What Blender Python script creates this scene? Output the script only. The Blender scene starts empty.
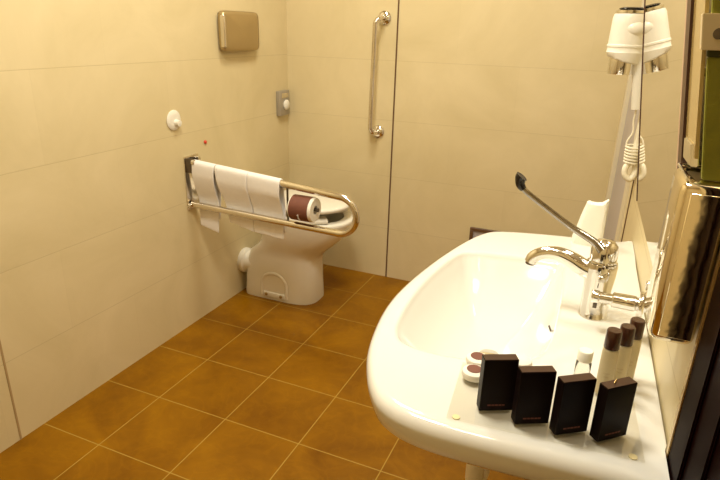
import bpy, bmesh, math, random
from mathutils import Vector, Matrix, noise
random.seed(7)
PI = math.pi
SC = bpy.context.scene
COL = SC.collection

# ------------------------------------------------------------------ materials
def new_mat(name):
    m = bpy.data.materials.new(name); m.use_nodes = True
    return m, m.node_tree.nodes, m.node_tree.links, m.node_tree.nodes['Principled BSDF']

def plain(name, col, rough=.5, metal=0., coat=0., trans=0., ior=1.45, spec=None, mottled=0., mscale=20., bump=0., bscale=200., sheen=0.):
    m, N, L, b = new_mat(name)
    b.inputs['Base Color'].default_value = (*col, 1)
    b.inputs['Roughness'].default_value = rough
    b.inputs['Metallic'].default_value = metal
    b.inputs['Coat Weight'].default_value = coat
    b.inputs['Coat Roughness'].default_value = .05
    b.inputs['Transmission Weight'].default_value = trans
    b.inputs['IOR'].default_value = ior
    b.inputs['Sheen Weight'].default_value = sheen
    if spec is not None: b.inputs['Specular IOR Level'].default_value = spec
    tc = N.new('ShaderNodeTexCoord')
    if mottled:
        n = N.new('ShaderNodeTexNoise'); n.inputs['Scale'].default_value = mscale; n.inputs['Detail'].default_value = 4
        L.new(tc.outputs['Object'], n.inputs['Vector'])
        mx = N.new('ShaderNodeMix'); mx.data_type = 'RGBA'
        mx.inputs['A'].default_value = (*[c*(1-mottled) for c in col], 1)
        mx.inputs['B'].default_value = (*[min(1, c*(1+mottled)) for c in col], 1)
        L.new(n.outputs['Fac'], mx.inputs['Factor']); L.new(mx.outputs['Result'], b.inputs['Base Color'])
    if bump:
        n2 = N.new('ShaderNodeTexNoise'); n2.inputs['Scale'].default_value = bscale; n2.inputs['Detail'].default_value = 3
        L.new(tc.outputs['Object'], n2.inputs['Vector'])
        bp = N.new('ShaderNodeBump'); bp.inputs['Strength'].default_value = bump; bp.inputs['Distance'].default_value = .002
        L.new(n2.outputs['Fac'], bp.inputs['Height']); L.new(bp.outputs['Normal'], b.inputs['Normal'])
    return m

def clear_sheet(name):
    m, N, L, b = new_mat(name)
    out = N['Material Output']; N.remove(b)
    t = N.new('ShaderNodeBsdfTransparent'); g = N.new('ShaderNodeBsdfGlossy'); g.inputs['Roughness'].default_value = .04
    t.inputs['Color'].default_value = (.985, .98, .96, 1)
    mx = N.new('ShaderNodeMixShader'); mx.inputs[0].default_value = .07; L.new(t.outputs[0], mx.inputs[1]); L.new(g.outputs[0], mx.inputs[2])
    L.new(mx.outputs[0], out.inputs['Surface']); return m

def math_node(N, L, op, a, b=None, c=None):
    n = N.new('ShaderNodeMath'); n.operation = op
    for i, v in enumerate((a, b, c)):
        if v is None: continue
        if isinstance(v, (int, float)): n.inputs[i].default_value = v
        else: L.new(v, n.inputs[i])
    return n.outputs[0]

def tile_mat(name, ax_u, ax_v, ou, ov, su, sv, groove, c_lo, c_hi, c_grout, rough, nscale, bond=0., grout_u=1., grout_v=1., vein=0., spec=.5, rvar=0.):
    """Tiles on world axes: joints at ou + k*su on axis u, ov + k*sv on axis v."""
    m, N, L, b = new_mat(name)
    tc = N.new('ShaderNodeTexCoord')
    sp = N.new('ShaderNodeSeparateXYZ'); L.new(tc.outputs['Object'], sp.inputs[0])
    u = math_node(N, L, 'DIVIDE', math_node(N, L, 'SUBTRACT', sp.outputs[ax_u], ou), su)
    v = math_node(N, L, 'DIVIDE', math_node(N, L, 'SUBTRACT', sp.outputs[ax_v], ov), sv)
    if bond:
        row = math_node(N, L, 'FLOOR', v)
        u = math_node(N, L, 'ADD', u, math_node(N, L, 'MULTIPLY', math_node(N, L, 'FLOORED_MODULO', row, 2.), bond))
    def joint(t, s, strength):
        f = math_node(N, L, 'FRACT', t)
        d = math_node(N, L, 'MULTIPLY', math_node(N, L, 'MINIMUM', f, math_node(N, L, 'SUBTRACT', 1., f)), s)
        k = math_node(N, L, 'SUBTRACT', 1., math_node(N, L, 'SMOOTH_MIN', math_node(N, L, 'DIVIDE', d, groove), 1., .2))
        k = math_node(N, L, 'MAXIMUM', k, 0.)
        return math_node(N, L, 'MULTIPLY', math_node(N, L, 'MINIMUM', math_node(N, L, 'MULTIPLY', k, 2.2), 1.), strength)
    j = math_node(N, L, 'MAXIMUM', joint(u, su, grout_u), joint(v, sv, grout_v))
    n1 = N.new('ShaderNodeTexNoise'); n1.inputs['Scale'].default_value = nscale; n1.inputs['Detail'].default_value = 7; n1.inputs['Roughness'].default_value = .62
    n1.inputs['Distortion'].default_value = .6
    L.new(tc.outputs['Object'], n1.inputs['Vector'])
    # a slightly different tone for every tile
    cb = N.new('ShaderNodeCombineXYZ'); L.new(math_node(N, L, 'FLOOR', u), cb.inputs[0]); L.new(math_node(N, L, 'FLOOR', v), cb.inputs[1])
    wn = N.new('ShaderNodeTexWhiteNoise'); wn.noise_dimensions = '2D'; L.new(cb.outputs[0], wn.inputs['Vector'])
    fac = math_node(N, L, 'ADD', math_node(N, L, 'MULTIPLY', math_node(N, L, 'SUBTRACT', n1.outputs['Fac'], .5), 2.0), math_node(N, L, 'ADD', .42, math_node(N, L, 'MULTIPLY', wn.outputs['Value'], .16)))
    if vein:
        n2 = N.new('ShaderNodeTexNoise'); n2.inputs['Scale'].default_value = nscale*1.7; n2.inputs['Detail'].default_value = 9; n2.inputs['Distortion'].default_value = 2.2
        L.new(tc.outputs['Object'], n2.inputs['Vector'])
        vv = math_node(N, L, 'SUBTRACT', 1., math_node(N, L, 'MINIMUM', math_node(N, L, 'MULTIPLY', math_node(N, L, 'ABSOLUTE', math_node(N, L, 'SUBTRACT', n2.outputs['Fac'], .5)), 22.), 1.))
        fac = math_node(N, L, 'ADD', fac, math_node(N, L, 'MULTIPLY', vv, vein))
    cl = N.new('ShaderNodeClamp'); L.new(fac, cl.inputs[0])
    mx = N.new('ShaderNodeMix'); mx.data_type = 'RGBA'
    mx.inputs['A'].default_value = (*c_lo, 1); mx.inputs['B'].default_value = (*c_hi, 1)
    L.new(cl.outputs[0], mx.inputs['Factor'])
    m2 = N.new('ShaderNodeMix'); m2.data_type = 'RGBA'; m2.inputs['B'].default_value = (*c_grout, 1)
    L.new(mx.outputs['Result'], m2.inputs['A']); L.new(j, m2.inputs['Factor'])
    L.new(m2.outputs['Result'], b.inputs['Base Color'])
    r = math_node(N, L, 'ADD', rough, math_node(N, L, 'MULTIPLY', math_node(N, L, 'SUBTRACT', n1.outputs['Fac'], .5), rvar))
    r = math_node(N, L, 'MAXIMUM', r, math_node(N, L, 'MULTIPLY', j, .8))
    L.new(r, b.inputs['Roughness'])
    b.inputs['Specular IOR Level'].default_value = spec
    bp = N.new('ShaderNodeBump'); bp.inputs['Strength'].default_value = .25; bp.inputs['Distance'].default_value = .002
    hh = math_node(N, L, 'SUBTRACT', math_node(N, L, 'MULTIPLY', n1.outputs['Fac'], .35), j)
    L.new(hh, bp.inputs['Height']); L.new(bp.outputs['Normal'], b.inputs['Normal'])
    return m

W_LO, W_HI, W_GR = (.625, .52, .292), (.74, .625, .385), (.52, .42, .235)
M = dict(
    floor=tile_mat('floor_tiles', 0, 1, .2549, -.2772, .30, .289, .0022, (.150, .053, .0003), (.315, .138, .0006), (.40, .25, .045), .36, 3.4, vein=.12, rvar=.25, spec=.22),
    wallx=tile_mat('stone_tiles_side', 1, 2, -.35, .295, .60, .2965, .0016, W_LO, W_HI, W_GR, .38, 2.6, bond=.5, grout_u=.10, grout_v=.6, spec=.3),
    wally=tile_mat('stone_tiles_back', 0, 2, .03, .29, .60, .2965, .0016, W_LO, W_HI, W_GR, .38, 2.6, bond=.5, grout_u=.10, grout_v=.5, spec=.3),
    ceiling=plain('ceiling_paint', (.80, .74, .62), .8, mottled=.03),
    joint=plain('dark_brown_joint', (.13, .065, .028), .35, mottled=.2),
    tan_joint=plain('tan_joint', (.42, .29, .14), .5, mottled=.1),
    white_paint=plain('white_painted_boxing', (.70, .66, .62), .4, mottled=.03),
    lilac_paint=plain('lilac_grey_boxing', (.46, .42, .43), .35, mottled=.03),
    cream_paint=plain('cream_boxing', (.72, .64, .46), .4, mottled=.03),
    porcelain=plain('white_porcelain', (.74, .725, .675), .10, coat=.5, mottled=.01, mscale=4),
    porcelain_wc=plain('toilet_porcelain', (.84, .80, .70), .12, coat=.4, mottled=.01, mscale=4),
    white_plastic=plain('white_plastic', (.82, .78, .68), .28, mottled=.02),
    chrome=plain('chrome', (.80, .77, .72), .08, metal=1., mottled=.03),
    chrome_soft=plain('worn_chrome', (.78, .73, .66), .16, metal=1., mottled=.05),
    steel=plain('brushed_bronze_steel', (.47, .36, .19), .36, metal=.8, mottled=.10, mscale=6),
    grey_metal=plain('grey_plastic_metal', (.40, .36, .30), .35, metal=.4, mottled=.05),
    dark_metal=plain('dark_bracket_metal', (.14, .115, .09), .3, metal=.8, mottled=.1),
    black=plain('black_plastic', (.012, .010, .009), .25, mottled=.1),
    towel=plain('white_towel', (.91, .88, .86), .9, bump=.9, bscale=420, mottled=.04, mscale=60, sheen=.3),
    cloth=plain('white_crumpled_cloth', (.86, .83, .72), .75, mottled=.03),
    paper=plain('white_tissue_paper', (.83, .79, .70), .85, mottled=.03),
    brown_paper=plain('reddish_brown_wrapper', (.17, .060, .038), .55, mottled=.12, mscale=30),
    brown_dark=plain('dark_brown_carton', (.006, .0025, .002), .38, mottled=.2, mscale=30, spec=.12),
    brown_edge=plain('brown_carton_edge', (.055, .024, .012), .35, mottled=.1),
    print_red=plain('faded_red_print', (.16, .045, .025), .5, mottled=.1),
    cap_brown=plain('brown_cap', (.050, .016, .008), .22, mottled=.15, coat=.3),
    frost=plain('frosted_cream_bottle', (.72, .61, .37), .32, trans=.35, mottled=.03),
    clear=plain('clear_plastic', (.97, .95, .88), .06, trans=.95, ior=1.3, mottled=.005),
    tray=clear_sheet('clear_acrylic'),
    yellow_foot=plain('yellowed_pad', (.80, .70, .40), .5, mottled=.05),
    mirror=plain('mirror_silver', (.86, .84, .78), .015, metal=1., mottled=.004),
    mirror_edge=plain('mirror_dark_edge', (.075, .030, .016), .4, mottled=.1),
    pink_edge=plain('mirror_bevel', (.56, .38, .26), .35, mottled=.05),
    polished=plain('polished_steel', (.84, .74, .54), .07, metal=1., mottled=.04, mscale=5, bump=.30, bscale=18),
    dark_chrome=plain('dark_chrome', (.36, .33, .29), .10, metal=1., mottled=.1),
    gold=plain('gold_glint', (.80, .62, .28), .2, metal=1., mottled=.05),
    amber=plain('amber_acrylic', (.50, .35, .12), .15, mottled=.12, mscale=9, coat=.3),
    green=plain('green_fabric', (.24, .235, .02), .7, mottled=.25, mscale=40, bump=.4, bscale=150),
    green_dark=plain('dark_green_seam', (.05, .05, .012), .8, mottled=.3, mscale=60),
    tag=plain('cream_card', (.70, .58, .36), .55, mottled=.04),
    door=plain('dark_lacquered_wood', (.008, .002, .0015), .42, mottled=.5, mscale=5, spec=.02),
    brass_trim=plain('brass_strip', (.62, .44, .20), .25, metal=.9, mottled=.08),
    red=plain('red_lamp', (.60, .05, .02), .3, mottled=.05),
    cream_cord=plain('cream_cord', (.84, .78, .62), .4, mottled=.03),
)

# ------------------------------------------------------------------ mesh helpers
def nb(): return bmesh.new()

def add_box(bm, x0, x1, y0, y1, z0, z1, bev=0., seg=2, mat=None):
    r = bmesh.ops.create_cube(bm, size=1.)
    vs = r['verts']
    for v in vs:
        v.co = Vector((x0+(v.co.x+.5)*(x1-x0), y0+(v.co.y+.5)*(y1-y0), z0+(v.co.z+.5)*(z1-z0)))
        if mat: v.co = mat @ v.co
    if bev:
        es = list({e for v in vs for e in v.link_edges})
        bmesh.ops.bevel(bm, geom=es, offset=bev, segments=seg, profile=.5, affect='EDGES', clamp_overlap=True)
    return bm

def add_loft(bm, rings, cap0=True, cap1=True, closed=False):
    V = [[bm.verts.new(p) for p in r] for r in rings]
    n = len(rings[0])
    R = len(V)
    for i in range(R if closed else R-1):
        a, b = V[i], V[(i+1) % R]
        for k in range(n):
            bm.faces.new((a[k], a[(k+1) % n], b[(k+1) % n], b[k]))
    if not closed:
        if cap0: bm.faces.new(list(reversed(V[0])))
        if cap1: bm.faces.new(V[-1])
    return V

def frame_of(d):
    d = d.normalized()
    a = Vector((0, 0, 1)) if abs(d.z) < .9 else Vector((1, 0, 0))
    x = d.cross(a).normalized()
    return x, d.cross(x).normalized()

def smooth_path(pts, n=6):
    """Catmull-Rom through the points."""
    P = [Vector(p) for p in pts]
    if len(P) < 3: return P
    out = []
    for i in range(len(P)-1):
        p0 = P[i-1] if i else P[0]*2-P[1]
        p1, p2 = P[i], P[i+1]
        p3 = P[i+2] if i+2 < len(P) else P[-1]*2-P[-2]
        for k in range(n):
            t = k/n
            out.append(.5*((2*p1)+(p2-p0)*t+(2*p0-5*p1+4*p2-p3)*t*t+(3*p1-p0-3*p2+p3)*t**3))
    out.append(P[-1])
    return out

def add_tube(bm, pts, r, n=14, closed=False, flat=1.):
    P = [Vector(p) for p in pts]
    rr = r if isinstance(r, (list, tuple)) else [r]*len(P)
    T = []
    for i in range(len(P)):
        a = P[i-1] if (i or closed) else P[i]
        b = P[(i+1) % len(P)] if (i+1 < len(P) or closed) else P[i]
        T.append((b-a).normalized())
    x, y = frame_of(T[0])
    rings = []
    for i in range(len(P)):
        x = (x - T[i]*x.dot(T[i])).normalized(); y = T[i].cross(x)
        rings.append([P[i]+(x*math.cos(2*PI*k/n)*flat+y*math.sin(2*PI*k/n))*rr[i] for k in range(n)])
    return add_loft(bm, rings, closed=closed)

def add_lathe(bm, prof, origin, axis=(0, 0, 1), n=28):
    """prof: (radius, height along axis)."""
    o = Vector(origin); d = Vector(axis).normalized(); x, y = frame_of(d)
    rings = [[o+d*h+(x*math.cos(2*PI*k/n)+y*math.sin(2*PI*k/n))*max(r, 1e-4) for k in range(n)] for r, h in prof]
    return add_loft(bm, rings)

def add_sphere(bm, c, r, seg=16, sc=(1, 1, 1)):
    res = bmesh.ops.create_uvsphere(bm, u_segments=seg, v_segments=max(6, seg//2), radius=r)
    for v in res['verts']: v.co = Vector((v.co.x*sc[0], v.co.y*sc[1], v.co.z*sc[2]))+Vector(c)

def origin(o):
    v = Vector((0, 0, 0))
    while o is not None:
        v += o.location; o = o.parent
    return v

def obj(name, bm, mat, parent=None, smooth=True, local=False, at=None, angle=40):
    """Link a bmesh as ONE mesh object; coordinates given in the world unless local."""
    bmesh.ops.recalc_face_normals(bm, faces=bm.faces[:])
    base = Vector((0, 0, 0))
    if at is not None and parent is None: base = Vector(at)
    if parent is not None and not local: base = origin(parent)
    if not local:
        for v in bm.verts: v.co -= base
    me = bpy.data.meshes.new(name); bm.to_mesh(me); bm.free()
    mats = mat if isinstance(mat, (list, tuple)) else [mat]
    for m in mats: me.materials.append(m)
    if smooth:
        for p in me.polygons: p.use_smooth = True
        me.set_sharp_from_angle(angle=math.radians(angle))
    o = bpy.data.objects.new(name, me); COL.objects.link(o)
    if parent is not None: o.parent = parent
    elif not local: o.location = base
    return o

def tag(o, label, cat, group=None):
    o['label'] = label; o['category'] = cat
    if group: o['group'] = group
    return o

def thing(name, label, cat, loc, rotz=0, group=None):
    o = bpy.data.objects.new(name, None); COL.objects.link(o)
    o.empty_display_size = .05
    o.location = loc; o.rotation_euler = (0, 0, rotz)
    return tag(o, label, cat, group)

def struct(name, bm, mat, parent=None, smooth=False):
    o = obj(name, bm, mat, parent, smooth)
    if parent is None: o['kind'] = 'structure'
    return o

def dup(root, loc, rotz, label, group=None):
    r = root.copy(); COL.objects.link(r)
    r.location = loc; r.rotation_euler = (0, 0, rotz); r['label'] = label
    if group: r['group'] = group
    for ch in list(root.children):
        c = ch.copy(); COL.objects.link(c); c.parent = r
        for g in list(ch.children):
            d = g.copy(); COL.objects.link(d); d.parent = c
    return r

# ------------------------------------------------------------------ the room
WX = 1.78           # right wall
YN = -3.70          # wall behind the photographer
ZC = 2.55
bm = nb(); add_box(bm, -.1, WX+.12, YN-.1, .1, -.1, 0); struct('floor', bm, M['floor'])
bm = nb(); add_box(bm, -.1, WX+.12, YN-.1, .1, ZC, ZC+.1); struct('ceiling', bm, M['ceiling'])
bm = nb(); add_box(bm, -.1, 0, YN, 0, 0, ZC); struct('wall_left', bm, M['wallx'])
bm = nb(); add_box(bm, -.1, WX+.12, 0, .1, 0, ZC); struct('wall_back', bm, M['wally'])
bm = nb(); add_box(bm, -.1, WX+.12, YN-.1, YN, 0, ZC); struct('wall_front', bm, M['wally'])
def wx(y): return 1.775-.037*(y+1.79)      # the right wall runs a little out of square
def wslab(y0, y1, z0, z1, d0, d1, bev=0, bm=None):
    """Slab along the right wall; d0..d1 measured from the wall into the room."""
    bm = bm or nb()
    P = []
    for z in (z0, z1):
        for d, y in ((d0, y0), (d0, y1), (d1, y1), (d1, y0)): P.append(Vector((wx(y)-d, y, z)))
    V = add_loft(bm, [P[:4], P[4:]])
    if bev:
        es = list({e for r in V for v in r for e in v.link_edges})
        bmesh.ops.bevel(bm, geom=es, offset=bev, segments=2, affect='EDGES')
    return bm
bm = wslab(-2.084, -.80, 0, ZC, -.12, 0); wslab(-.80, -.10, 2.08, ZC, -.12, 0, bm=bm); wslab(-.10, .0, 0, ZC, -.12, 0, bm=bm)
wslab(YN, -2.342, 0, ZC, -.12, 0, bm=bm)
struct('wall_right', bm, M['wallx'])
# dark upright joints let into the tiling
bm = nb(); add_box(bm, .6205, .6275, -.0035, .001, 0, ZC); struct('trim_1', bm, M['joint'])
bm = nb(); add_box(bm, -.001, .002, -1.8145, -1.8085, 0, ZC); struct('trim_2', bm, M['tan_joint'])
# pale door in the far part of the right wall, with its frame
d1 = struct('door_1', wslab(-.76, -.14, .006, 2.04, -.045, .004, .002), M['lilac_paint'])
fb = wslab(-.14, -.055, 0, 2.10, -.06, .022, .003); wslab(-.845, -.76, 0, 2.10, -.06, .008, .002, bm=fb); wslab(-.76, -.14, 2.04, 2.10, -.06, .012, .002, bm=fb)
obj('door_frame', fb, M['cream_paint'], d1, smooth=False)
struct('trim_3', wslab(-.941, -.935, 0, ZC, -.002, .003), M['joint'])
# dark lacquered upright panel beside the basin
dr = struct('trim_4', wslab(-2.34, -2.0962, .005, ZC, -.06, .004, .002), M['door'])
obj('edge_strip', wslab(-2.0957, -2.0845, .005, ZC, -.06, .0055, .001), M['brass_trim'], dr, smooth=False)
bm = wslab(-2.175, -2.163, .005, ZC, .0035, .008, .002); wslab(-2.25, -2.238, .005, ZC, .0035, .008, .002, bm=bm)
obj('moulding', bm, M['door'], dr)

# ------------------------------------------------------------------ wash basin
ZB = .82
outer = [(1.757, -1.226), (1.72, -1.229), (1.64, -1.237), (1.5716, -1.247), (1.50, -1.262), (1.44, -1.279), (1.398, -1.302), (1.370, -1.350), (1.346, -1.425),
         (1.322, -1.53), (1.305, -1.63), (1.295, -1.72), (1.292, -1.81), (1.300, -1.90), (1.322, -2.005), (1.352, -2.080), (1.380, -2.125),
         (1.405, -2.148), (1.440, -2.163), (1.49, -2.169), (1.56, -2.167), (1.64, -2.162), (1.71, -2.158), (1.780, -2.156), (1.786, -2.147), (1.784, -2.10), (1.777, -1.9), (1.766, -1.6), (1.7585, -1.4)]
inner = [(1.583, -1.462), (1.52, -1.462), (1.4522, -1.472), (1.395, -1.484), (1.364, -1.510), (1.345, -1.590), (1.334, -1.70), (1.333, -1.80), (1.342, -1.90), (1.356, -1.952), (1.382, -1.976),
         (1.4333, -1.983), (1.50, -1.974), (1.555, -1.954), (1.597, -1.915), (1.611, -1.84), (1.613, -1.75), (1.611, -1.62), (1.604, -1.50), (1.597, -1.472)]

def closed_smooth(pts, n=5):
    P = [Vector((p[0], p[1], 0)) for p in pts]; out = []; N = len(P)
    for i in range(N):
        p0, p1, p2, p3 = P[i-1], P[i], P[(i+1) % N], P[(i+2) % N]
        for k in range(n):
            t = k/n
            out.append(.5*((2*p1)+(p2-p0)*t+(2*p0-5*p1+4*p2-p3)*t*t+(3*p1-p0-3*p2+p3)*t**3))
    return out

def ray_hit(poly, c, th):
    d = (math.cos(th), math.sin(th)); best = None
    for i in range(len(poly)):
        a, b = poly[i], poly[(i+1) % len(poly)]
        ex, ey = b.x-a.x, b.y-a.y
        den = d[0]*ey-d[1]*ex
        if abs(den) < 1e-12: continue
        ax, ay = a.x-c[0], a.y-c[1]
        t = (ax*ey-ay*ex)/den; s = (ax*d[1]-ay*d[0])/den
        if t > 0 and -1e-9 <= s <= 1+1e-9 and (best is None or t > best): best = t
    return best

CB = (1.49, -1.73)
FR = .020
NR = 220
# angles spread evenly along the outline, so corners stay crisp
ths = []
po = closed_smooth(outer, 10)
for p in po: ths.append(math.atan2(p.y-CB[1], p.x-CB[0]) % (2*PI))
ths = sorted(set(round(t, 5) for t in ths))
pi_ = closed_smooth(inner, 6)
RO = [ray_hit(po, CB, t) for t in ths]; RI = [ray_hit(pi_, CB, t) for t in ths]
def edge_r(t, ro):
    x, y = CB[0]+ro*math.cos(t), CB[1]+ro*math.sin(t)
    k = max(0, min(1, (wx(y)-.004-x)/.05))
    return .0025+(FR-.0025)*k
def ring(f):
    out = []
    for t, ro, ri in zip(ths, RO, RI):
        r, z = f(t, ro, ri)
        yy = CB[1]+r*math.sin(t); out.append(Vector((min(CB[0]+r*math.cos(t), wx(yy)-(.0064 if yy < -2.075 else .0012)), yy, z)))
    return out
rings = []
DEP = .135
def bowl_z(q, t):
    # q: 1 at the lip, 0 at the drain
    return ZB-.006-(DEP-.006)*(1-q**2.6)
for q in (.055, .2, .35, .5, .64, .76, .86, .93, .97):
    rings.append(ring(lambda t, ro, ri, q=q: (ri*q*.985, bowl_z(q, t))))
rings.append(ring(lambda t, ro, ri: (ri*.985, ZB-.008)))
rings.append(ring(lambda t, ro, ri: (ri*.993, ZB-.003)))
rings.append(ring(lambda t, ro, ri: (ri+.004, ZB-.0004)))
rings.append(ring(lambda t, ro, ri: (ri+.010, ZB)))
rings.append(ring(lambda t, ro, ri: (ri+.010+(ro-.028-ri-.010)*.5, ZB)))
rings.append(ring(lambda t, ro, ri: (max(ro-edge_r(t, ro)-.004, ri+.012), ZB)))
for a in (15, 35, 55, 75, 90):
    A = math.radians(a)
    rings.append(ring(lambda t, ro, ri, A=A: (ro-edge_r(t, ro)+edge_r(t, ro)*math.sin(A), ZB-edge_r(t, ro)+edge_r(t, ro)*math.cos(A))))
rings.append(ring(lambda t, ro, ri: (ro-.003, ZB-.034)))
rings.append(ring(lambda t, ro, ri: (ro-.009, ZB-.050)))
rings.append(ring(lambda t, ro, ri: (ro-.022, ZB-.064)))
rings.append(ring(lambda t, ro, ri: (max(ro*.80, ri*1.02+.01 if ri*1.02+.01 < ro*.93 else ro*.9), ZB-.082)))
rings.append(ring(lambda t, ro, ri: (ri*.85, ZB-.125)))
rings.append(ring(lambda t, ro, ri: (ri*.45, ZB-.165)))
rings.append(ring(lambda t, ro, ri: (ri*.10, ZB-.172)))
basin = thing('wash_basin', 'wide white porcelain wash basin with a curved front, fixed to the right wall', 'sink', (1.55, -1.7, .65))
bm = nb(); add_loft(bm, rings); obj('basin', bm, M['porcelain'], basin, angle=60)
bm = nb(); add_lathe(bm, [(.001, 0), (.016, .0005), (.021, .003), (.021, .006), (.012, .0075), (.001, .0078)], (CB[0], CB[1], ZB-DEP-.001)); obj('drain', bm, M['chrome'], basin)
# overflow slot in the inner wall on the wall side
bm = nb(); add_box(bm, -.0015, .0015, -.0018, .0018, -.010, .010, .0008, mat=Matrix.Translation((1.6045, -1.775, ZB-.020)) @ Matrix.Rotation(math.radians(-24), 4, 'Y'))
obj('overflow_slot', bm, M['dark_metal'], basin)
# waste below the basin
bm = nb()
add_tube(bm, smooth_path([(1.49, -1.73, .6455), (1.49, -1.73, .50), (1.49, -1.73, .40), (1.49, -1.715, .335), (1.492, -1.66, .31), (1.495, -1.615, .335), (1.50, -1.605, .42), (1.54, -1.60, .455), (1.62, -1.60, .46), (1.7675, -1.60, .46)], 6), .021)
wp = tag(obj('waste_pipe', bm, M['white_plastic'], at=(1.49, -1.73, .3)), 'white waste pipe with a trap under the wash basin', 'pipe')
bm = nb(); add_lathe(bm, [(.02, 0), (.045, .001), (.045, .006), (.02, .014)], (1.7675, -1.60, .46), (-1, 0, 0)); obj('wall_collar', bm, M['white_plastic'], wp)

# ------------------------------------------------------------------ mixer tap
TX, TY = 1.674, -1.714
tap = thing('mixer_tap', 'chrome mixer tap with a long medical elbow lever on the wash basin', 'tap', (TX, TY, ZB))
bm = nb(); add_lathe(bm, [(.001, .0), (.0275, .0), (.0275, .003), (.0260, .006), (.0255, .03), (.0255, .06), (.0280, .088), (.0285, .105), (.0270, .1125), (.001, .113)], (TX, TY, ZB)); obj('body', bm, M['chrome'], tap)
bm = nb()
sp = smooth_path([(TX-.005, TY, ZB+.088), (TX-.030, TY, ZB+.094), (TX-.056, TY, ZB+.107), (TX-.082, TY, ZB+.114), (TX-.108, TY, ZB+.110), (TX-.124, TY, ZB+.099), (TX-.1285, TY, ZB+.088)], 5)
add_tube(bm, sp, [.0195-.0075*min(1, i/(len(sp)*.6)) for i in range(len(sp))], 18)
so = obj('spout', bm, M['chrome'], tap)
bm = nb(); add_lathe(bm, [(.0095, 0), (.0095, .004), (.006, .0045)], (TX-.1285, TY, ZB+.0875), (-.1, 0, -1), 18); obj('aerator', bm, M['dark_metal'], so)
lv = obj('lever_head', (lambda b: (add_lathe(b, [(.025, .1132), (.0245, .114), (.0245, .118), (.0245, .134), (.022, .146), (.015, .154), (.001, .157)], (TX, TY, ZB)), b)[1])(nb()), M['chrome'], tap)
bm = nb()
lp = smooth_path([(TX-.004, TY-.020, ZB+.140), (TX-.020, TY-.012, ZB+.152), (TX-.064, TY-.004, ZB+.172), (TX-.112, TY, ZB+.200), (TX-.150, TY, ZB+.224), (TX-.164, TY, ZB+.236)], 6)
add_tube(bm, lp, [.0085-.0030*min(1, i/(len(lp)*.5)) for i in range(len(lp))], 14)
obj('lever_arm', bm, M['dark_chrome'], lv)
bm = nb()
tp = smooth_path([(TX-.160, TY, ZB+.231), (TX-.167, TY, ZB+.240), (TX-.168, TY, ZB+.252), (TX-.166, TY, ZB+.256)], 4)
add_tube(bm, tp, [.006+.0062*(i/(len(tp)-1))**.8 for i in range(len(tp))], 16)
obj('grip', bm, M['black'], lv)

# stop valve beside the tap
VY, VZ = -1.782, .889
sv = thing('wall_valve', 'chrome pipe stub with round collars beside the mixer tap', 'valve', (wx(VY), VY, VZ))
bm = nb(); add_lathe(bm, [(.001, 0), (.0105, 0), (.0120, .002), (.0120, .012), (.0100, .014), (.0100, .034), (.0138, .036), (.0142, .072), (.0120, .074), (.0120, wx(VY)-1.664-.001), (.001, wx(VY)-1.664-.0008)], (1.664, VY, VZ), (1, 0, 0)); obj('stub', bm, M['chrome'], sv)
bm = nb(); add_lathe(bm, [(.009, 0), (.0225, .001), (.0235, .005), (.0225, .009), (.009, .010)], (1.740, VY, VZ), (1, 0, 0)); obj('collar', bm, M['chrome'], sv)
bm = nb(); add_lathe(bm, [(.0095, 0), (.009, .010), (.006, .015), (.010, .020), (.010, .032), (.004, .037)], (1.756, VY, VZ+.012), (0, 0, 1)); obj('knob', bm, M['chrome'], sv)
bm = nb(); add_box(bm, 1.669, 1.676, VY-.003, VY+.003, VZ-.022, VZ-.009, .001); obj('outlet', bm, M['dark_metal'], sv)

# crumpled cloth on the far corner of the basin
bm = nb()
rg = []
n = 28
for i, z in enumerate([0, .012, .03, .05, .07, .088, .103, .112]):
    t = z/.112
    cx = 1.6405+.000*t; hx = .038-.013*t; hy = .028-.010*t
    ringp = []
    for k in range(n):
        a = 2*PI*k/n
        ex = math.copysign(abs(math.cos(a))**.5, math.cos(a)); ey = math.copysign(abs(math.sin(a))**.6, math.sin(a))
        w = 1+.07*noise.noise((math.cos(a)*3, math.sin(a)*3, z*40))
        top = (.012*max(0, ex)**3-.004)*t**3 if i > 5 else 0
        ringp.append(Vector((cx+.010*t+hx*ex*w, -1.283+hy*ey*w, ZB+z+top+(.003*noise.noise((a*2, 1, z*30)) if i > 0 else 0))))
    rg.append(ringp)
rg.append([Vector((p.x*.35+1.652*.65, p.y*.35-1.283*.65, p.z-.010)) for p in rg[-1]])
add_loft(bm, rg)
tag(obj('crumpled_cloth', bm, M['cloth'], at=(1.64, -1.283, ZB)), 'white crumpled cloth standing on the far corner of the wash basin', 'cloth')

# ------------------------------------------------------------------ toiletries
tray = thing('toiletry_tray', 'thin clear tray under the dark boxes on the wash basin', 'tray', (1.62, -2.06, ZB), math.radians(5))
bm = nb(); add_box(bm, -.128, .128, -.075, .075, .0015, .0045, .001); obj('plate', bm, M['tray'], tray, local=True, smooth=False)
for sx, sy in ((-1, -1), (1, -1), (-1, 1), (1, 1)):
    bm = nb(); add_lathe(bm, [(.001, 0), (.0055, 0), (.0055, .0016), (.001, .0016)], (sx*.115, sy*.066, 0), n=16); obj('foot_pad', bm, M['yellow_foot'], tray, local=True)
ZT = ZB+.0046
BW, BT, BH = .0485, .016, .0835
b0 = thing('toiletry_box', '', 'box', (0, 0, ZT), 0, 'dark toiletry boxes on the basin')
bm = nb(); add_box(bm, 0, BW, 0, BT, 0, BH, .0008, 1); obj('carton', bm, M['brown_dark'], b0, local=True, smooth=False)
bm = nb(); add_box(bm, .0008, BW-.0008, .0008, BT-.0008, BH, BH+.0004); obj('top_flap', bm, M['brown_edge'], b0, local=True, smooth=False)
bm = nb()
x = .011
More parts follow.
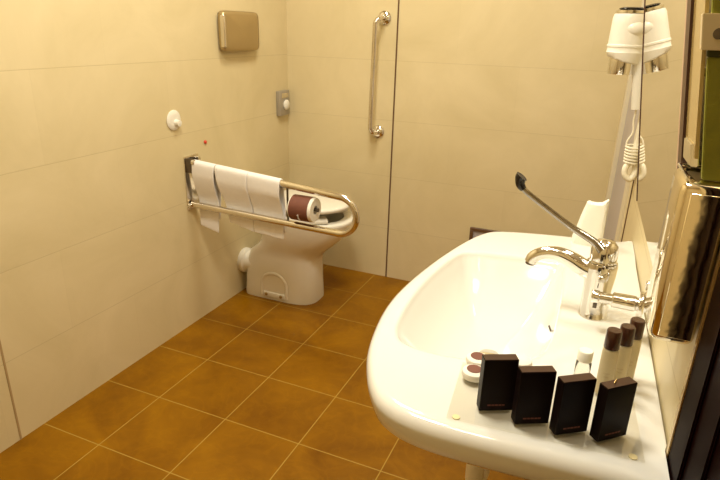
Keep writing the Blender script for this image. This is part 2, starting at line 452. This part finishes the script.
for wd in (.005, .0035, .0045, .004, .0035, .005, .003):
    if x+wd > BW-.009: break
    add_box(bm, x, x+wd, -.0003, .0002, .0085, .0108); x += wd+.0011
obj('print', bm, M['print_red'], b0, local=True, smooth=False)
boxes = [(1.5386, -2.1133, 27, 'dark brown toiletry box hiding the round soaps, farthest from the dark wall panel'),
         (1.5895, -2.122, 28, 'dark brown toiletry box, second along from the round soaps'),
         (1.6430, -2.122, 36, 'dark brown toiletry box, in front of the small clear vial'),
         (1.6960, -2.112, 43, 'dark brown toiletry box with a glint made of gold beads, nearest the dark wall panel')]
for i, (x, y, a, lab) in enumerate(boxes):
    if i == 0:
        b0.location = (x, y, ZT); b0.rotation_euler.z = math.radians(a); b0['label'] = lab
    else: dup(b0, (x, y, ZT), math.radians(a), lab)

bt = thing('toiletry_bottle', '', 'bottle', (0, 0, 0), 0, 'brown capped bottles on the basin')
bm = nb(); add_lathe(bm, [(.001, 0), (.0095, 0), (.0112, .0015), (.0114, .010), (.0114, .070), (.0108, .076), (.008, .078), (.001, .0782)], (0, 0, 0)); obj('bottle_body', bm, M['frost'], bt, local=True)
bm = nb(); add_lathe(bm, [(.001, .0783), (.0108, .0783), (.0110, .080), (.0106, .1055), (.0095, .1075), (.001, .1078)], (0, 0, 0)); obj('cap', bm, M['cap_brown'], bt, local=True)
for k, zz in enumerate((.040, .034)):
    bm = nb()
    for j in range(5 - k):
        a = math.radians(-108+j*9+k*4)
        add_box(bm, -.0005, .0005, -.0007, .0007, -.0012, .0012, mat=Matrix.Translation((.01145*math.cos(a), .01145*math.sin(a), zz)) @ Matrix.Rotation(a, 4, 'Z'))
    obj('print', bm, M['tag'], bt, local=True, smooth=False)
for i, (x, y, z, lab) in enumerate(((1.6985, -1.988, ZT, 'cream bottle with brown cap, nearest of the three behind the dark boxes'),
                                    (1.7175, -1.957, ZB, 'cream bottle with brown cap, in the middle of the three bottles'),
                                    (1.7315, -1.928, ZB, 'cream bottle with brown cap, farthest of the three, close to the wall'))):
    if i == 0: bt.location = (x, y, z); bt['label'] = lab
    else: dup(bt, (x, y, z), 0, lab)
vl = thing('small_vial', 'small clear vial with a white cap beside the brown capped bottles', 'bottle', (1.667, -1.955, ZB))
bm = nb(); add_lathe(bm, [(.001, 0), (.0105, 0), (.0118, .0015), (.0118, .030), (.0095, .034), (.001, .0342)], vl.location); obj('bottle_body', bm, M['clear'], vl)
bm = nb(); add_lathe(bm, [(.001, .0343), (.0112, .0343), (.0112, .050), (.0100, .0515), (.001, .0517)], vl.location); obj('cap', bm, M['cloth'], vl)

s0 = thing('round_soap', 'white wrapped round soap with brown sticker, farther one behind the first dark box', 'soap', (1.5095, -1.995, ZT), 0, 'round soaps on the basin')
bm = nb(); add_lathe(bm, [(.001, 0), (.012, 0), (.0175, .003), (.0192, .008), (.0178, .013), (.0125, .0158), (.001, .0163)], (0, 0, 0)); obj('wrapper', bm, M['paper'], s0, local=True)
bm = nb(); add_lathe(bm, [(.001, .0160), (.0118, .0160), (.0115, .0166), (.001, .0168)], (0, 0, 0)); obj('sticker', bm, M['brown_paper'], s0, local=True)
dup(s0, (1.5125, -2.0345, ZT), .4, 'white wrapped round soap with brown sticker, nearer one beside the first dark box')
bm = nb(); add_lathe(bm, [(.001, 0), (.012, 0), (.0175, .003), (.0192, .008), (.0178, .013), (.0125, .0158), (.001, .0163)], (1.573, -1.962, ZB)); tag(obj('plain_soap', bm, M['paper'], at=(1.573, -1.962, ZB)), 'plain white round soap peeking out behind the second dark box', 'soap')
# row of gold beads standing in for a sparkle on the last box
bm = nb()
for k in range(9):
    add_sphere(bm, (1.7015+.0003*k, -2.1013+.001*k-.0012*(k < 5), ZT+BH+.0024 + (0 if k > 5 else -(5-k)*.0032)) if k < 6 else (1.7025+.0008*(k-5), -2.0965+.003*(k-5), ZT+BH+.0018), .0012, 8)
tag(obj('glint_beads', bm, M['gold'], at=(1.703, -2.097, ZT+BH)), 'short row of gold beads standing in for a glint over the edge of a dark toiletry box', 'glint')

# ------------------------------------------------------------------ tilted mirror
MT = -.144     # the mirror leans out from the wall towards its top
def mx(z, y): return 1.748-.036*(y+1.15)+MT*(z-.91)
def slab(y0, y1, z0, z1, d0, d1, bev=0):
    """Slab parallel to the mirror; d0..d1 measured from its face into the room."""
    bm = nb()
    P = []
    for z in (z0, z1):
        for d, y in ((d0, y0), (d0, y1), (d1, y1), (d1, y0)): P.append(Vector((mx(z, y)-d, y, z)))
    add_loft(bm, [P[:4], P[4:]])
    if bev: bmesh.ops.bevel(bm, geom=bm.edges[:], offset=bev, segments=2, affect='EDGES')
    return bm
ZM1 = 1.66
mir = thing('tilted_mirror', 'large mirror leaning out from the right wall above the basin', 'mirror', (1.76, -1.55, .915))
obj('glass', slab(-1.908, -1.158, .915, ZM1, -.004, 0), M['mirror'], mir, smooth=False)
obj('far_edge', slab(-1.1580, -1.1535, .915, ZM1, -.004, .0016), M['mirror_edge'], mir, smooth=False)
obj('bevelled_strip', slab(-1.935, -1.908, .985, ZM1, -.004, .0012), M['pink_edge'], mir, smooth=False)
obj('near_edge', slab(-1.968, -1.9352, .985, ZM1, -.004, .0030), M['mirror_edge'], mir, smooth=False)
for y in (-1.35, -1.75):
    bm = nb(); add_box(bm, mx(1.505, y)+.0045, wx(y)-.0005, y-.012, y+.012, 1.48, 1.505, .002); obj('wall_bracket', bm, M['dark_metal'], mir)
# amber strip and chrome foot at the near end of the mirror
post = thing('mirror_side_strip', 'amber upright strip with a chrome foot at the near end of the mirror', 'strip', (1.74, -2.02, 1.19))
obj('strip', slab(-2.052, -1.972, 1.2, ZM1, -.004, .0), M['amber'], post, smooth=False)
obj('foot', slab(-2.046, -1.990, 1.189, 1.2155, -.006, .004, .0015), M['chrome'], post, smooth=False)
bm = nb(); add_box(bm, mx(1.3, -2.02)+.0045, wx(-2.02)-.0005, -2.03, -2.01, 1.29, 1.30, .001); obj('wall_lug', bm, M['chrome'], post)

# ------------------------------------------------------------------ polished dispenser
dp = thing('soap_dispenser', 'polished steel soap dispenser on the wall between the mirror and the dark panel', 'dispenser', (1.78, -2.03, .97))
bm = nb(); add_box(bm, 1.7285, 1.7812, -2.082, -1.975, .9725, 1.178, .012, 4); obj('housing', bm, M['polished'], dp)
bm = nb(); add_box(bm, 1.7395, 1.7765, -2.0835, -2.0815, .983, 1.166, .0009, 1); obj('side_panel', bm, M['polished'], dp)
bm = nb(); add_tube(bm, [(1.732, -1.985, 1.1795), (1.7325, -2.03, 1.1800), (1.7330, -2.06, 1.1800), (1.7335, -2.075, 1.1795)], .0018, 8); obj('lid_hinge', bm, M['chrome'], dp)
bm = nb(); add_tube(bm, [(1.736, -1.990, 1.1800), (1.776, -1.990, 1.1800)], .0018, 8); obj('hinge_rod', bm, M['chrome'], dp)

# ------------------------------------------------------------------ green pouch
gb = thing('green_pouch', 'dark green fabric pouch with a cream tag, upright on top of the steel dispenser', 'pouch', (1.765, -2.06, 1.179))
def panel(x0, x1, z0, z1, y0, y1, bev=.0012):
    """Upright panel across the dispenser, its free edge leaning like the mirror."""
    bm = nb(); R = wx(-2.06)-.0015
    def L(x, z): return x+MT*(z-1.2)*1.15
    P = [[Vector((L(x0, z), y0, z)), Vector((L(x0, z), y1, z)), Vector((min(R, x1), y1, z)), Vector((min(R, x1), y0, z))] for z in (z0, z1)]
    V = add_loft(bm, P)
    bmesh.ops.bevel(bm, geom=bm.edges[:], offset=bev, segments=2, affect='EDGES'); return bm
obj('pouch', panel(1.7455, 1.79, 1.1795, 1.312, -2.068, -2.056), M['green'], gb)
obj('seam', panel(1.7455, 1.79, 1.3122, 1.319, -2.0685, -2.0555, .0008), M['green_dark'], gb)
obj('flap', panel(1.7475, 1.79, 1.352, 1.50, -2.068, -2.056), M['green'], gb)
tg = obj('tag', panel(1.7385, 1.79, 1.3192, 1.356, -2.0702, -2.0545, .0008), M['tag'], gb)
bm = nb(); add_lathe(bm, [(.001, 0), (.0058, 0), (.0058, .0008), (.001, .0009)], (1.7320, -2.0702, 1.336), (0, -1, 0), 20); obj('eyelet', bm, M['dark_metal'], tg)

# ------------------------------------------------------------------ hair dryer on its wall holder
HY, HX = -.97, 1.653
hd = thing('hair_dryer', 'white hair dryer with chrome nozzle, hung on the right wall beside the mirror', 'hair dryer', (HX, HY, 1.2))
bm = nb()
rg = []
for z, r, skew in ((1.262, .0375, .010), (1.2655, .0440, .010), (1.277, .0475, .006), (1.286, .0490, 0), (1.2875, .0478, 0), (1.299, .0478, 0), (1.3005, .0495, 0), (1.3055, .0492, 0), (1.307, .0474, 0), (1.33, .0468, 0), (1.36, .0462, 0), (1.377, .0455, 0), (1.386, .0425, 0)):
    rg.append([Vector((HX+r*math.cos(2*PI*k/36), HY+r*math.sin(2*PI*k/36), z-skew*math.cos(2*PI*k/36))) for k in range(36)])
add_loft(bm, rg)
body = obj('barrel', bm, M['white_plastic'], hd)
bm = nb(); add_sphere(bm, (HX+.012, HY-.030, 1.348), .027, 20, (1.05, .75, .80)); obj('motor_bulge', bm, M['white_plastic'], body)
bm = nb(); add_lathe(bm, [(.036, 0), (.041, .001), (.041, .008), (.037, .010), (.001, .010)], (HX, HY, 1.3862)); obj('intake_ring', bm, M['chrome'], hd)
bm = nb(); add_lathe(bm, [(.024, 0), (.031, .001), (.034, .004), (.024, .007)], (HX, HY, 1.3963)); obj('intake_grille', bm, M['black'], hd)
bm = nb(); add_lathe(bm, [(.030, 0), (.0345, .0), (.0353, .002), (.0358, .045), (.032, .0455), (.028, .038), (.001, .038)], (HX-.002, HY, 1.2275)); obj('nozzle', bm, M['chrome'], hd)
bm = nb()
hp = smooth_path([(HX+.030, HY-.004, 1.295), (HX+.040, HY-.004, 1.262), (HX+.0475, HY-.004, 1.225), (HX+.052, HY-.004, 1.185), (HX+.057, HY-.004, 1.134)], 5)
add_tube(bm, hp, [.021-.0065*i/(len(hp)-1) for i in range(len(hp))], 18, flat=.85); obj('handle', bm, M['white_plastic'], hd)
# spiral cord hanging below the handle
bm = nb()
add_tube(bm, smooth_path([(HX+.057, HY-.004, 1.133), (HX+.056, HY-.004, 1.10), (HX+.060, HY-.006, 1.07), (HX+.050, HY-.008, 1.045), (HX+.049, HY-.01, 1.03)], 4), .0026, 8)
hel = []
for i in range(120):
    t = i/119; a = t*2*PI*6
    hel.append(Vector((HX+.066+.003*t+.0175*math.cos(a), HY-.005+.0175*math.sin(a), 1.032-.052*t)))
add_tube(bm, hel, .0033, 7)
lo = smooth_path([(HX+.070, HY-.005, .985), (HX+.058, HY-.015, .968), (HX+.060, HY-.018, .945), (HX+.074, HY-.017, .934), (HX+.084, HY-.010, .945), (HX+.085, HY-.004, .965), (HX+.080, HY, .99), (HX+.075, HY+.012, 1.05), (HX+.078, HY+.012, 1.12)], 8)
add_tube(bm, lo, .0085, 10)
obj('spiral_cord', bm, M['cream_cord'], hd)
bm = nb(); add_box(bm, 1.7285, wx(HY)-.0012, HY-.026, HY+.026, 1.14, 1.33, .005, 3); wh = tag(obj('dryer_holder', bm, M['white_plastic'], at=(1.743, HY, 1.2)), 'white wall holder behind the hair dryer', 'holder')

# ------------------------------------------------------------------ things on the left wall
ds = thing('paper_dispenser', 'bronze steel dispenser with rounded corners, high on the left wall above the toilet', 'dispenser', (0, -.437, 1.29))
def pillow(y0, y1, z0, z1, x0, x1, bulge, n=12):
    """Rounded-square cover whose face swells out and whose sides bow."""
    bm = nb(); cy, cz = (y0+y1)/2, (z0+z1)/2; hy, hz = (y1-y0)/2, (z1-z0)/2
    N = 64
    def outline(s, x):
        out = []
        for k in range(N):
            a = 2*PI*k/N; c, sn = math.cos(a), math.sin(a)
            p = 2/9.0
            out.append(Vector((x, cy+hy*s*math.copysign(abs(c)**p, c), cz+hz*s*math.copysign(abs(sn)**p, sn))))
        return out
    rr = [outline(.97, x0), outline(1, x0+.004), outline(1, x1-.012), outline(.985, x1-.005), outline(.95, x1)]
    for s in (.8, .6, .4, .2, .05): rr.append(outline(s, x1+bulge*(1-s*s)))
    add_loft(bm, rr); return bm
bm = nb(); add_box(bm, 0, .008, -.597, -.335, 1.222, 1.376, .003); obj('back_plate', bm, M['dark_metal'], ds)
obj('cover', pillow(-.610, -.322, 1.212, 1.386, .008, .038, .010), M['steel'], ds, angle=50)
bm = nb(); add_box(bm, .020, .044, -.6115, -.598, 1.232, 1.366, .005, 3); obj('side_strip', bm, M['chrome_soft'], ds)
bm = nb(); add_lathe(bm, [(.001, 0), (.005, 0), (.005, .001), (.001, .0015)], (.0467, -.44, 1.283), (1, 0, 0), 14); obj('keyhole', bm, M['steel'], ds)

sw = thing('wall_switch', 'small grey wall switch with a round white knob near the corner', 'switch', (0, -.075, .94))
bm = nb(); add_box(bm, .0003, .026, -.128, -.028, .872, 1.002, .004); obj('housing', bm, M['grey_metal'], sw)
bm = nb(); add_lathe(bm, [(.024, 0), (.027, .003), (.027, .008), (.020, .014), (.001, .016)], (.026, -.072, .928), (1, 0, 0)); obj('knob', bm, M['white_plastic'], sw)
bm = nb(); add_box(bm, .0262, .0275, -.112, -.044, .965, .99, .0005); obj('label_plate', bm, M['chrome_soft'], sw)

hk = thing('wall_hook', 'round white wall hook on the left wall, above the folding rail', 'hook', (0, -.934, .953))
bm = nb(); add_lathe(bm, [(.001, 0), (.040, 0), (.0415, .003), (.038, .006), (.020, .0080), (.001, .008)], (.0003, -.934, .953), (1, 0, 0), 36); obj('disc', bm, M['white_plastic'], hk)
bm = nb(); add_lathe(bm, [(.016, 0), (.013, .004), (.012, .009), (.014, .013), (.013, .018), (.001, .020)], (.008, -.926, .942), (1, 0, -.05), 20); obj('peg', bm, M['white_plastic'], hk)

bm = nb(); add_lathe(bm, [(.001, 0), (.0085, 0), (.0085, .003), (.006, .007), (.001, .009)], (0, -.7406, .831), (1, 0, 0), 18); tag(obj('red_button', bm, M['red'], at=(0, -.7406, .831)), 'tiny red button on the left wall above the folded towels', 'button')

# ------------------------------------------------------------------ grab rail on the back wall
gr = thing('grab_rail', 'upright chrome grab rail on the back wall beside the dark joint', 'grab rail', (.555, 0, .82))
bm = nb()
pts = [(.5535, -.008, 1.378), (.553, -.040, 1.378), (.548, -.062, 1.373), (.5385, -.072, 1.360), (.535, -.074, 1.340), (.533, -.074, 1.20), (.529, -.074, 1.0), (.527, -.074, .86), (.529, -.072, .842), (.536, -.062, .824), (.541, -.040, .8185), (.5415, -.008, .8185)]
add_tube(bm, smooth_path(pts, 6), .0125, 18); obj('bar', bm, M['chrome_soft'], gr)
for x, z in ((.5535, 1.378), (.5415, .8185)):
    bm = nb(); add_lathe(bm, [(.001, 0), (.034, 0), (.035, .003), (.031, .010), (.020, .015), (.0125, .016)], (x, -.0003, z), (0, -1, 0), 32); obj('flange', bm, M['chrome'], gr)

# small dark framed plate low on the back wall
pl = thing('framed_plate', 'small dark framed plate low on the back wall, half hidden by the basin', 'plate', (1.15, 0, .30))
bm = nb()
X0, X1, Z0, Z1, wd = 1.079, 1.30, .215, .377, .017
for a in ((X0, X1, Z1-wd, Z1), (X0, X1, Z0, Z0+wd), (X0, X0+wd, Z0+wd, Z1-wd), (X1-wd, X1, Z0+wd, Z1-wd)): add_box(bm, a[0], a[1], -.014, -.0003, a[2], a[3], .001, 1)
obj('frame', bm, M['joint'], pl, smooth=False)
bm = nb(); add_box(bm, X0+wd, X1-wd, -.006, -.0003, Z0+wd, Z1-wd); obj('insert', bm, M['lilac_paint'], pl, smooth=False)

# ------------------------------------------------------------------ folding rail by the toilet
RY = -.87
def zu(x): return .7600-.0715*(x-.06)
def zl(x): return .5780-.0265*x
fr = thing('folding_rail', 'chrome fold-down support rail hinged on the left wall beside the toilet', 'grab rail', (0, RY, .55))
bm = nb(); add_box(bm, .0003, .006, -.895, -.800, .555, .792, .002); obj('wall_plate', bm, M['chrome_soft'], fr)
bm = nb()
add_box(bm, .006, .040, -.889, -.878, .722, .786, .003); add_box(bm, .006, .040, -.852, -.841, .722, .786, .003)
add_box(bm, .006, .024, -.878, -.852, .728, .742, .002)
hb = obj('hinge', bm, M['dark_metal'], fr)
for y, z in ((-.885, .772), (-.812, .772), (-.885, .573)):
    bm = nb(); add_lathe(bm, [(.011, 0), (.011, .010), (.0085, .014), (.001, .015)], (.0062 if y != -.885 or z < .6 else .0402, y, z), (1, 0, 0), 18); obj('bolt', bm, M['chrome'], fr)
bm = nb()
pts = [Vector((.012, RY, zl(.012)))]
xs = [.1, .2, .3, .4, .5, .6, .70, .728]
pts += [Vector((x, RY, zl(x))) for x in xs]
c = Vector((.728, RY, (zl(.728)+zu(.728))/2)); R = (zu(.728)-zl(.728))/2
for k in range(1, 16):
    a = -PI/2+PI*k/16; pts.append(c+Vector((R*1.0*math.cos(a), 0, R*math.sin(a))))
pts += [Vector((x, RY, zu(x))) for x in reversed(xs)]+[Vector((.018, RY, zu(.018)))]
add_tube(bm, pts, .0145, 18); obj('rail_loop', bm, M['chrome_soft'], fr)
bm = nb(); add_tube(bm, [(.497, RY+.001, zl(.497)+.013), (.497, RY+.001, zu(.497)-.013)], .0045, 10); obj('cross_bar', bm, M['dark_metal'], fr)
bm = nb()
add_tube(bm, smooth_path([(.500, RY, .640), (.540, RY, .642), (.60, RY, .642), (.640, RY, .642)], 4), .0075, 10)
obj('roll_holder', bm, M['dark_metal'], fr)

# wrapped paper roll threaded on the holder
rl = thing('paper_roll', 'toilet roll in a reddish brown wrapper hung inside the folding rail', 'toilet roll', (.57, RY, .64))
RZ = .6405
bm = nb()
rg = []
for x, r in ((.522, .018), (.522, .048), (.526, .0505), (.622, .0505), (.626, .048), (.626, .018)):
    rg.append([Vector((x, RY+r*math.cos(2*PI*k/36), RZ+r*math.sin(2*PI*k/36))) for k in range(36)])
add_loft(bm, rg, False, False, closed=True); obj('paper', bm, M['paper'], rl)
bm = nb()
rg = []
for x, r in ((.528, .0504), (.528, .0518), (.570, .0520), (.613, .0518), (.613, .0504)):
    rg.append([Vector((x, RY+r*math.cos(2*PI*k/36), RZ+r*math.sin(2*PI*k/36))) for k in range(36)])
add_loft(bm, rg, False, False, closed=True); slv = obj('wrapper', bm, M['brown_paper'], rl)
bm = nb()
for j in range(5):
    a = math.radians(196+j*9)
    add_box(bm, -.0035, .0035, -.0005, .0005, -.0028, .0028, mat=Matrix.Translation((.572, RY+.0521*math.cos(a), RZ+.0521*math.sin(a))) @ Matrix.Rotation(a-PI/2, 4, 'X'))
obj('emblem', bm, M['paper'], slv, smooth=False)

# towels over the upper rail, tucked behind the lower one
def towel(label, x0t, x1t, x0b, x1b, zb0, zb1, back_drop, seed, front_shift=0.):
    bm = nb()
    nu = 22
    prof = []      # (kind, parameter)
    cols = []
    for i in range(nu+1):
        u = i/nu
        xt = x0t+(x1t-x0t)*u; xb = x0b+(x1b-x0b)*u; zb = zb0+(zb1-zb0)*u
        zt = zu(xt)
        pth = []
        rr = .0178
        # front flap from the hem up
        zl_ = zl(xt)
        keys = [(RY+.024, zb), (RY+.024, zl_-.03), (RY+.0235, zl_), (RY+.018, zl_+.03), (RY-.004, zl_+.085), (RY-rr+.001, zt-.05), (RY-rr, zt-.012)]
        kk = smooth_path([(0, y, z) for y, z in keys], 5)
        for p in kk: pth.append((p.y, p.z))
        for k in range(1, 9):
            a = PI-PI*k/9; pth.append((RY+rr*math.cos(a), zt+rr*math.sin(a)*.95))
        yb = RY+.036
        kk = smooth_path([(0, y, z) for y, z in ((RY+rr, zt-.004), (RY+rr+.004, zt-.05), (yb, zt-.12), (yb+.001, zt-back_drop))], 5)
        for p in kk: pth.append((p.y, p.z))
        col = []
        for j, (y, z) in enumerate(pth):
            f = max(0, min(1, (zt-z)/(zt-zb)))
            x = xt+(xb-xt)*f
            wob = .0024*noise.noise((x*22+seed, z*9, 1.7))*min(1, f*2)
            edge = .0012*noise.noise((seed, z*60, .3))*(1 if i in (0, nu) else 0)
            if j > len(kk)+10 and abs(y-yb) < .004: wob *= .5
            yy = y+wob*(1 if not (abs(z-zl_) < .03) else .3)
            hem = .004*noise.noise((x*30, seed, 4.))*(1 if j == 0 else 0)
            col.append(bm.verts.new((x+edge, yy, z+hem)))
        cols.append(col)
    for i in range(nu):
        for j in range(len(cols[0])-1):
            bm.faces.new((cols[i][j], cols[i+1][j], cols[i+1][j+1], cols[i][j+1]))
    o = obj('hand_towel', bm, M['towel'], at=((x0t+x1t)/2, RY, zu(x0t)+.02))
    md = o.modifiers.new('thickness', 'SOLIDIFY'); md.thickness = .006; md.offset = 0
    ms = o.modifiers.new('soft', 'SUBSURF'); ms.levels = 1; ms.render_levels = 1
    return tag(o, label, 'towel', 'towels on the folding rail')
towel('white hand towel on the folding rail, closest to the wall plate', .038, .152, .030, .126, .474, .450, .24, 1.3)
towel('white hand towel on the folding rail, between the two others', .1545, .3160, .188, .3125, .513, .488, .22, 5.1)
towel('white hand towel on the folding rail, closest to the paper roll', .3168, .471, .3145, .462, .486, .477, .23, 9.4)

# ------------------------------------------------------------------ toilet
CY = -.425; DX = -.018
wc = thing('toilet', 'white floor-standing toilet against the left wall with its lid down', 'toilet', (.25, CY, 0))
def egg(xb, xf, hw, z, n=56, pw=2.2, back=3.4):
    """Outline: squarish at the back, round at the front."""
    xb += DX; xf += DX
    cx = xb+(xf-xb)*.50; out = []
    for k in range(n):
        a = 2*PI*k/n; c, s = math.cos(a), math.sin(a)
        e = 2/pw if c > 0 else 2/back
        out.append(Vector((cx+((xf-cx) if c > 0 else (cx-xb))*math.copysign(abs(c)**e, c), CY+hw*math.copysign(abs(s)**(2/pw if c > 0 else 2/back), s), z)))
    return out
secs = [(.045, .437, .116, 0., 3.2, 9), (.045, .437, .117, .02, 3.2, 9), (.050, .434, .115, .10, 3.1, 9), (.058, .433, .113, .18, 3.0, 9), (.072, .435, .113, .225, 2.8, 8), (.082, .448, .117, .255, 2.6, 7),
        (.125, .485, .130, .290, 2.4, 5), (.150, .528, .148, .325, 2.3, 4.5), (.155, .566, .163, .365, 2.2, 4), (.150, .592, .174, .405, 2.15, 4), (.140, .605, .181, .440, 2.1, 4), (.138, .607, .182, .452, 2.1, 4), (.144, .602, .178, .458, 2.1, 4)]
bm = nb()
rg = [egg(a, b, c, z, pw=p, back=q) for a, b, c, z, p, q in secs]
# opening of the bowl
for xb, xf, hw, z in ((.24, .555, .125, .458), (.25, .548, .118, .445), (.27, .52, .10, .36), (.30, .45, .06, .26)):
    rg.append(egg(xb, xf, hw, z, back=2.3))
add_loft(bm, rg); obj('bowl', bm, M['porcelain_wc'], wc, angle=55)
def slab_ring(bm, outl, z0, z1, r=.006):
    rr = []
    c = sum((p for p in outl), Vector())/len(outl)
    def sc(f, z): return [Vector((c.x+(p.x-c.x)*f, c.y+(p.y-c.y)*f, z)) for p in outl]
    add_loft(bm, [sc(.97, z0), sc(1, z0+r), sc(1, z1-r), sc(.975, z1-.001), sc(.9, z1+.002), sc(.5, z1+.0045), sc(.05, z1+.005)])
# seat: horseshoe open at the front
bm = nb()
path = []
for k in range(0, 41):
    a = math.radians(38+(360-76)*k/40)
    path.append(Vector((.347+.187*math.cos(a)*(1.0 if math.cos(a) > 0 else .95), CY+.140*math.sin(a), .4715)))
rg = []
for i, p in enumerate(path):
    t = (path[min(i+1, 40)]-path[max(i-1, 0)]).normalized(); nrm = Vector((t.y, -t.x, 0))
    rg.append([p+nrm*(.036*math.copysign(abs(math.cos(b))**.6, math.cos(b)))+Vector((0, 0, .0125*math.copysign(abs(math.sin(b))**.6, math.sin(b)))) for b in [2*PI*q/16 for q in range(16)]])
add_loft(bm, rg); obj('seat', bm, M['white_plastic'], wc, angle=60)
bm = nb(); slab_ring(bm, egg(.165, .590, .180, 0, pw=2.1, back=3.0), .508, .530); 
for v in bm.verts: v.co.z += .055*(v.co.x-.165)*.25
obj('lid', bm, M['white_plastic'], wc, angle=50)
for y in (CY-.075, CY+.075):
    bm = nb(); add_lathe(bm, [(.001, 0), (.016, 0), (.016, .038), (.012, .043), (.001, .043)], (.167, y, .457), n=16); obj('seat_hinge', bm, M['chrome'], wc)
bm = nb(); add_lathe(bm, [(.001, 0), (.064, 0), (.066, .004), (.064, .024), (.055, .030), (.052, .034), (.052, .085), (.001, .09)], (.0005, CY-.060, .168), (1, 0, 0), 32); obj('outlet_collar', bm, M['white_plastic'], wc)
# arched fixing recess on the near side of the foot
YS = CY-.1165
bm = nb()
arch = [Vector((.140, YS+.004, .020))]+[Vector((.212+.072*math.cos(a), YS+.0065, .082+.066*math.sin(a))) for a in [PI-PI*k/16 for k in range(17)]]+[Vector((.284, YS+.004, .020))]
add_tube(bm, arch, .0095, 12); rc = obj('fixing_arch', bm, M['porcelain_wc'], wc)
bm = nb(); add_box(bm, .150, .278, YS-.0070, YS+.012, .014, .044, .006, 3); ld = obj('fixing_ledge', bm, M['porcelain_wc'], wc)
for x in (.172, .258):
    bm = nb(); add_lathe(bm, [(.001, 0), (.0085, 0), (.0085, .004), (.005, .006), (.001, .006)], (x, YS-.007, .032), (0, -1, 0), 14); obj('bolt_cap', bm, M['steel'], ld)

# ------------------------------------------------------------------ light
def area(name, loc, rot, size, power, col, size_y=None):
    l = bpy.data.lights.new(name, 'AREA'); l.size = size; l.energy = power; l.color = col
    if size_y: l.shape = 'RECTANGLE'; l.size_y = size_y
    o = bpy.data.objects.new(name, l); o.location = loc; o.rotation_euler = rot; COL.objects.link(o); return o
WARM = (1.0, .945, .80)
def globe(name, loc, r, power):
    l = bpy.data.lights.new(name, 'POINT'); l.shadow_soft_size = r; l.energy = power; l.color = WARM
    o = bpy.data.objects.new(name, l); o.location = loc; COL.objects.link(o)
globe('added_fill_globe', (1.42, -2.20, 2.08), .10, 9)  # unseen globe added to brighten the towel fronts and the toilet side
area('ceiling_lamp_and_fill', (.78, -.90, ZC-.02), (0, 0, 0), .36, 20, WARM)
area('ceiling_lamp_and_fill', (1.02, -1.92, ZC-.02), (0, 0, 0), .36, 30, WARM)  # second overhead light, added as fill for toilet, towels and lower wall
w = bpy.data.worlds.new('world'); SC.world = w; w.use_nodes = True
w.node_tree.nodes['Background'].inputs[0].default_value = (1, .84, .6, 1)
w.node_tree.nodes['Background'].inputs[1].default_value = .15

# ------------------------------------------------------------------ camera
cam = bpy.data.cameras.new('camera'); cam.sensor_width = 36; cam.sensor_fit = 'HORIZONTAL'; cam.lens = 569.04/720*36; cam.clip_start = .02
co = bpy.data.objects.new('camera', cam); COL.objects.link(co)
r0, r1, r2 = Vector((.9172, .3976, .0269)), Vector((-.1624, .3114, .9363)), Vector((-.3639, .8631, -.3502))
mt = Matrix((( r0.x, r1.x, -r2.x), (r0.y, r1.y, -r2.y), (r0.z, r1.z, -r2.z))).to_4x4()
co.matrix_world = Matrix.Translation((1.6385, -2.8049, 1.3323)) @ mt
SC.camera = co
SC.view_settings.view_transform = 'Standard'; SC.view_settings.look = 'None'
SC.view_settings.exposure = -.06; SC.view_settings.gamma = 1; SC.view_settings.use_curve_mapping = False
